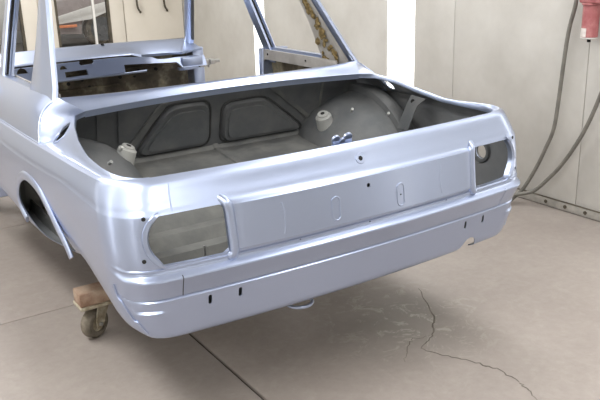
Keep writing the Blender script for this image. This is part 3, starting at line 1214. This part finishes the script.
# shelf over the axle and boot floor with transverse swages
V, F = [], []
prof = [(.998, .662), (.985, .645), (.95, .640), (.80, .622), (.70, .612), (.66, .600), (.62, .555), (.575, .505), (.51, .500), (.485, .537), (.435, .540), (.405, .502), (.355, .498), (.33, .535), (.28, .536), (.25, .498), (.205, .496), (.185, .525), (.15, .527), (.12, .49), (.07, .488)]
fx = [-.68, -.5, -.34, -.22, -.1, -.012, -.008, .008, .012, .1, .22, .34, .5, .68]
for x in fx:
    for y, z in prof:
        zz = z + (.006 if abs(x) < .01 and y > .66 else 0)
        V.append((x / .68 * interp(y, [(.07, .63), (.12, .68), (.2, .725), (.3, .725), (.42, .70)]), y, zz))
n = len(prof)
for i in range(len(fx) - 1):
    for k in range(n - 1):
        F.append((i * n + k, (i + 1) * n + k, (i + 1) * n + k + 1, i * n + k + 1))
bf = mesh('boot_floor', V, F, BEIGE, car, 30)
bf.data.materials.clear()
bf.data.materials.append(TRUNK)
bf.data.materials.append(BEIGE)
for p in bf.data.polygons:
    p.material_index = 0 if p.center.y > .62 else 1
solid_m = bf.modifiers.new('s', 'SOLIDIFY')
solid_m.thickness = .004
solid_m.offset = -1
bake(bf, 30)
# wheel houses: revolved domes with a stepped flange and a damper tower
CY, CZ = .90, .475
for s in (-1, 1):
    prof = [(.772, .322), (.745, .338), (.724, .360), (.715, .367), (.668, .368), (.660, .364), (.656, .340), (.645, .335), (.60, .326), (.54, .308), (.485, .281), (.440, .246), (.400, .190), (.375, .115), (.368, .04)]
    V, F = [], []
    na = 56
    for x, r in prof:
        V.append((s * min(x, .715), CY - r, .535))
        for i in range(na + 1):
            a = pi * i / na
            wy, wz = CY - r * cos(a), CZ + r * sin(a) + (.055 if r > .2 else .03) * max(0, cos(a)) ** 2 * (1 - sin(a))
            V.append((s * min(x, skin_x(wy, wz)), wy, wz))
        V.append((s * min(x, .68), CY + r, .40))
    m = na + 3
    for i in range(len(prof) - 1):
        for k in range(m - 1):
            q = (i * m + k, i * m + k + 1, (i + 1) * m + k + 1, (i + 1) * m + k)
            F.append(q if s < 0 else q[::-1])
    wh = mesh('wheel_house', V, F, [DOME, PRIMER], car, 40)
    wh.location = -car.location
    solid(wh, .003)
    # inner sill closing the front of the arch
    prism('inner_sill', [(.80, .455), (1.0, .41), (1.40, .39), (1.40, .50), (.80, .50)], 0, s * .694, s * .70, TRUNK, wh, 0)
    # damper tower on its inner face
    bm = bmesh.new()
    cyl_bm(bm, (s * .475, .852, .64), (s * .430, .836, .752), .043, .034, 24, .006)
    tw = from_bm('damper_tower', bm, DOME, wh, 40)
    cyl('damper_cap', (s * .432, .837, .748), (s * .427, .834, .760), .024, DOME, tw, n=20, bevel=.003)
    cyl('damper_hole', (s * .4285, .835, .757), (s * .4265, .834, .7615), .009, DARK, tw, n=12)
    cyl('bolt', (s * .50, .73, .775), (s * .494, .715, .788), .006, DOME, wh, n=10)
    cyl('bolt', (s * .585, .60, .77), (s * .58, .588, .778), .006, DOME, wh, n=10)
    # diagonal stay from the flank to the wheel house
    st = mesh('side_stay', [(s * .70, .585, .838), (s * .70, .500, .832), (s * .688, .535, .800), (s * .688, .598, .800), (s * .655, .555, .70), (s * .655, .62, .70)], [(0, 1, 2, 3), (3, 2, 4, 5)], PRIMER, car, 0)
    solid(st, .004)
    cyl('stay_hole', (s * .692, .567, .815), (s * .688, .565, .814), .010, DARK, st, n=12)
# filler collar inside the right quarter
bm = bmesh.new()
n = 28
for r0, r1, xa, xb in ((.030, .044, .770, .786),):
    pass
rings = []
for x, r in ((.789, .0295), (.770, .0295), (.765, .033), (.765, .043), (.770, .0455), (.787, .0455)):
    rings.append([bm.verts.new((x, .265 + r * cos(2 * pi * k / n), .652 + r * sin(2 * pi * k / n))) for k in range(n)])
for a, c in zip(rings[:-1], rings[1:]):
    for k in range(n):
        bm.faces.new((a[k], a[(k + 1) % n], c[(k + 1) % n], c[k]))
from_bm('filler_collar', bm, PRIMER, car, 40)

# boot striker: two rounded tabs on the inside of the tail
for dx, zz, rr in ((-.047, .862, .014), (-.002, .862, .016), (-.024, .853, .011)):
    bm = bmesh.new()
    cyl_bm(bm, (dx, .086, zz - .004), (dx, .094, zz), rr, n=18, bevel=.0015)
    box_bm(bm, (dx, .091, zz - .02), (rr * 1.9, .006, .034))
    from_bm('boot_striker', bm, PAINT, car, 40)

# unseen sheets added behind plate panel and valance to keep holes and slots dark
V, F = [], []
for x in (-.437, -.22, 0, .22, .437):
    for y, z in ((.075, .825), (.052, .80), (.050, .62), (.065, .605), (.065, .52)):
        V.append((x, y + BOW * x * x, z))
for i in range(4):
    for k in range(4):
        F.append((i * 5 + k, i * 5 + k + 1, i * 5 + 6 + k, i * 5 + 5 + k))
itp = mesh('tail_shade_sheet', V, F, PRIMER, car, 40)
solid(itp, .003)
V, F = [], []
for x in (-.62, -.4, -.2, 0, .2, .4, .62):
    for y, z in ((.05, .53), (.050, .50), (.046, .446)):
        V.append((x, y + BOW * x * x, z))
for i in range(6):
    for k in range(2):
        F.append((i * 3 + k, i * 3 + k + 1, i * 3 + 4 + k, i * 3 + 3 + k))
ivp = mesh('valance_shade_sheet', V, F, PRIMER, car, 40)
solid(ivp, .003)

# towing eye under the tail
n = 24
te = tube('towing_eye', [(-.185 + .042 * cos(2 * pi * i / n), .11 + .042 * sin(2 * pi * i / n), .350) for i in range(n)], .006, PAINT, car, 8, closed=True)
cyl('eye_stem', (-.185, .14, .350), (-.185, .16, .47), .010, PRIMER, te, n=10)

# front end, mostly hidden by the rear: fenders, nose and bonnet aperture
for s in (-1, 1):
    V, F = [], []
    ysf = [2.70, 2.78, 2.88, 3.0, 3.15, 3.3, 3.45, 3.6, 3.75, 3.9, 4.02, 4.08]
    secf = [(.61, .80), (.68, .80), (.735, .792), (.765, .772), (.778, .70), (.778, .60), (.768, .50), (.757, .455)]
    for y in ysf:
        k = max(0, (y - 3.75) / .33)
        for x, z in secf:
            V.append((s * (x - .10 * k * k), y, z - .05 * k * k - (.05 * (y - 2.56) / 1.5 if z > .75 else 0)))
    m = len(secf)
    for i in range(len(ysf) - 1):
        for j in range(m - 1):
            q = (i * m + j, i * m + j + 1, (i + 1) * m + j + 1, (i + 1) * m + j)
            F.append(q if s < 0 else q[::-1])
    ff = mesh('front_wing', V, F, SK, car, 40)
    solid(ff, .003)
    bm = bmesh.new()
    poly = [(3.38 + .30 * cos(a), .40 + .29 * sin(a)) for a in [pi * i / 20 for i in range(21)]]
    prism_bm(bm, poly, 0, s * .55, s * .9)
    cut(ff, bm)
    mesh('inner_apron', [(s * .60, 2.66, .80), (s * .54, 4.0, .76), (s * .46, 4.0, .50), (s * .50, 2.63, .46)], [(0, 1, 2, 3)], PRIMER, car, 0)
box('front_panel', -.66, .66, 4.03, 4.06, .47, .70, PAINT, car, .01)


# ================================================================== DOLLY UNDER THE SHELL
dolly = thing('rolling_dolly', 'timber dolly on rusty swivel casters carrying the car shell', 'dolly', (0, 1.7, 0))
box('cross_beam', -.655, .655, .90, .985, .152, .206, WOOD, dolly, .004)
box('beam_plate', -.658, .658, .892, .992, .140, .152, CASTER, dolly, .002)
box('cross_beam', -.668, .668, 2.80, 2.90, .152, .206, WOOD, dolly, .004)
box('beam_plate', -.672, .672, 2.79, 2.91, .140, .152, CASTER, dolly, .002)
for s in (-1, 1):
    box('long_beam', s * .42 - .04, s * .42 + .04, .985, 2.80, .152, .206, WOOD, dolly, .004)
    for y in (1.02, 2.52):
        box('prop', s * .42 - .04, s * .42 + .04, y, y + .08, .206, .455, WOOD, dolly, .004)


def caster(px, py, ang):
    """swivel caster in local axes, baked to the dolly: wheel under the beam end"""
    M = Matrix.Translation((px, py, 0)) @ Matrix.Rotation(ang, 4, 'Z')
    r = .060

    def xf(bm):
        bmesh.ops.transform(bm, matrix=M, verts=bm.verts)
        return bm
    bm = bmesh.new()
    n = 28
    prof = [(-.023, .032), (-.023, .050), (-.017, .057), (-.009, r), (.009, r), (.017, .057), (.023, .050), (.023, .032)]
    rings = [[bm.verts.new((-.03 + q * cos(2 * pi * k / n), x, r + q * sin(2 * pi * k / n))) for k in range(n)] for x, q in prof]
    for a, c in zip(rings, rings[1:] + rings[:1]):
        for k in range(n):
            bm.faces.new((a[k], a[(k + 1) % n], c[(k + 1) % n], c[k]))
    w = from_bm('wheel', xf(bm), RUBBER, dolly, 40)
    bm = bmesh.new()
    cyl_bm(bm, (-.03, -.021, r), (-.03, .021, r), .033, n=20, bevel=.003)
    from_bm('wheel_hub', xf(bm), CASTER, w, 40)
    bm = bmesh.new()
    for sy in (-1, 1):
        pl = [(.030, .134), (-.032, .134), (-.049, .076), (-.046, .047), (-.030, .040), (-.014, .047)]
        prism_bm(bm, pl, 1, sy * .029 - .002, sy * .029 + .002)
    box_bm(bm, (0, 0, .132), (.06, .062, .006))
    cyl_bm(bm, (0, 0, .133), (0, 0, .141), .026, n=18)
    fk = from_bm('fork', xf(bm), CASTER, dolly, 40)
    bm = bmesh.new()
    cyl_bm(bm, (-.03, -.038, r), (-.03, .038, r), .008, n=10)
    from_bm('axle_bolt', xf(bm), STEEL, fk, 40)


caster(-.572, .957, radians(27))
caster(.60, .945, radians(20))
caster(-.585, 2.85, radians(80))
caster(.58, 2.85, radians(-30))


# ================================================================== WALL EQUIPMENT
def hose(pts, r, lab):
    o = tube('air_hose', catmull(pts, 10), r, HOSEM, None, 12)
    return tag(o, lab, 'hose')


hose([(1.975, .80, 1.55), (1.975, .79, 1.30), (1.975, .787, 1.137), (1.975, .815, 1.00), (1.97, .826, .87), (1.972, .845, .62), (1.972, .862, .46), (1.97, .905, .34), (1.965, .955, .22), (1.95, 1.02, .09), (1.91, 1.055, .03), (1.84, 1.04, .016), (1.70, 1.02, .014), (1.5, 1.1, .014), (1.3, 1.3, .014)], .0105,
     'grey rubber air hose hanging straight down beside the red air filter')
hose([(1.965, .42, 1.45), (1.97, .50, 1.0), (1.975, .597, .679), (1.975, .665, .497), (1.975, .734, .366), (1.972, .80, .262), (1.965, .86, .185), (1.95, .935, .10), (1.925, .985, .072), (1.87, 1.05, .054), (1.78, 1.13, .016), (1.6, 1.2, .013), (1.4, 1.42, .013)], .0105,
     'grey rubber air hose entering from the right edge and curving low across the wall')

fil = thing('air_filter', 'faded red cylindrical air filter with a peeling label on the right wall', 'filter', (1.945, .672, .938))
fx_, fy_ = 1.945, .672
bm = bmesh.new()
cyl_bm(bm, (fx_, fy_, .962), (fx_, fy_, 1.120), .041, .041, 28, .004)
from_bm('bowl', bm, REDP, fil, 40)
bm = bmesh.new()
cyl_bm(bm, (fx_, fy_, 1.118), (fx_, fy_, 1.128), .047, n=28, bevel=.002)
box_bm(bm, (fx_, fy_ - .012, 1.165), (.085, .12, .075), None, .010)
from_bm('filter_head', bm, REDP, fil, 40)
cyl('base_ring', (fx_, fy_, .955), (fx_, fy_, .963), .0425, BARE, fil, n=28, bevel=.002)
V, F = [], []
for i in range(9):
    a = radians(120 + i * 9)
    for z in (.966, 1.008):
        V.append((fx_ + .0416 * cos(a) , fy_ + .0416 * sin(a), z))
for i in range(8):
    F.append((2 * i, 2 * i + 1, 2 * i + 3, 2 * i + 2))
lb = mesh('label', V, F, LABEL, fil, 60)
lb['label'] = 'torn off-white paper label'
cyl('drain_valve', (fx_, fy_, .956), (fx_, fy_, .938), .009, DARK, fil, n=12)
box('wall_bracket', 1.95, 2.019, fy_ - .03, fy_ + .03, 1.15, 1.18, GALV, fil, .003)


# ================================================================== CAR BEYOND THE DOORS
oc = thing('wrapped_car', 'taupe car shrouded in clear plastic film seen through the far door window', 'car', (3.0, 11, 0))
bm = bmesh.new()
side = [(1.85, .30), (1.80, .42), (1.80, .62), (1.88, .74), (2.3, .80), (2.9, .84), (3.35, .88), (3.75, 1.25), (4.1, 1.36), (5.0, 1.38), (5.6, 1.2), (5.9, .92), (6.2, .85), (6.2, .35), (5.4, .25), (3.4, .25)]
wheel_gap = [(3.0 + .36 * cos(a), .30 + .36 * sin(a)) for a in [radians(-8 + 196 * i / 14) for i in range(15)]]
side = side[:-1] + wheel_gap
prism_bm(bm, side, 1, 10.95, 12.5)
from_bm('body', bm, PLASTIC_CAR, oc, 30)
bm = bmesh.new()
n = 32
prof = [(11.15, .20), (11.13, .28), (11.05, .31), (10.97, .28), (10.95, .20)]
rings = [[bm.verts.new((3.0 + q * cos(2 * pi * k / n), y, .31 + q * sin(2 * pi * k / n))) for k in range(n)] for y, q in prof]
for a, c in zip(rings[:-1], rings[1:]):
    for k in range(n):
        bm.faces.new((a[k], a[(k + 1) % n], c[(k + 1) % n], c[k]))
ty = from_bm('tyre', bm, RUBBER, oc, 40)
bm = bmesh.new()
cyl_bm(bm, (3.0, 11.1, .31), (3.0, 10.97, .31), .205, n=32)
for k in range(5):
    a = 2 * pi * k / 5
    box_bm(bm, (3.0 + .11 * cos(a), 10.965, .31 + .11 * sin(a)), (.15, .02, .045), Matrix.Rotation(0, 3, 'Y'))
from_bm('wheel_rim', bm, PRIMER, ty, 40)
box('indicator_lamp', 2.25, 2.56, 10.90, 10.93, .37, .415, ORANGE, oc, .006)
prism('bonnet_glint', [(2.02, .43), (2.3, .44), (2.8, .48), (3.2, .62), (3.9, .72), (4.4, .80), (4.4, .90), (3.9, .84), (3.2, .77), (2.8, .69), (2.23, .55), (2.02, .53)], 1, 10.905, 10.93, CEILM, oc, .004)  # white strip put in for the bright reflection along the bonnet top
# film: wavy sheet over bonnet and flank
V, F = [], []
nx, nz = 40, 26
random.seed(3)
for i in range(nx):
    x = 1.72 + (4.6 - 1.72) * i / (nx - 1)
    for j in range(nz):
        t = j / (nz - 1)
        ztop = interp(x, [(1.7, .74), (2.3, .84), (3.35, .92), (3.75, 1.28), (4.6, 1.42)])
        if t < .4:
            y, z = 11.9 - (11.9 - 10.90) * t / .4, ztop
        else:
            z = ztop - (ztop - .12) * (t - .4) / .6
            y = 10.90 - .05 * (t - .4)
        w = .022 * sin(x * 17 + z * 9) + .016 * sin(x * 31 - z * 23) + .012 * sin(z * 40 + x * 5)
        V.append((x, y - w * (t > .35), z + w * (t <= .4)))
for i in range(nx - 1):
    for j in range(nz - 1):
        F.append((i * nz + j, (i + 1) * nz + j, (i + 1) * nz + j + 1, i * nz + j + 1))
mesh('plastic_film', V, F, FILM, oc, 60)
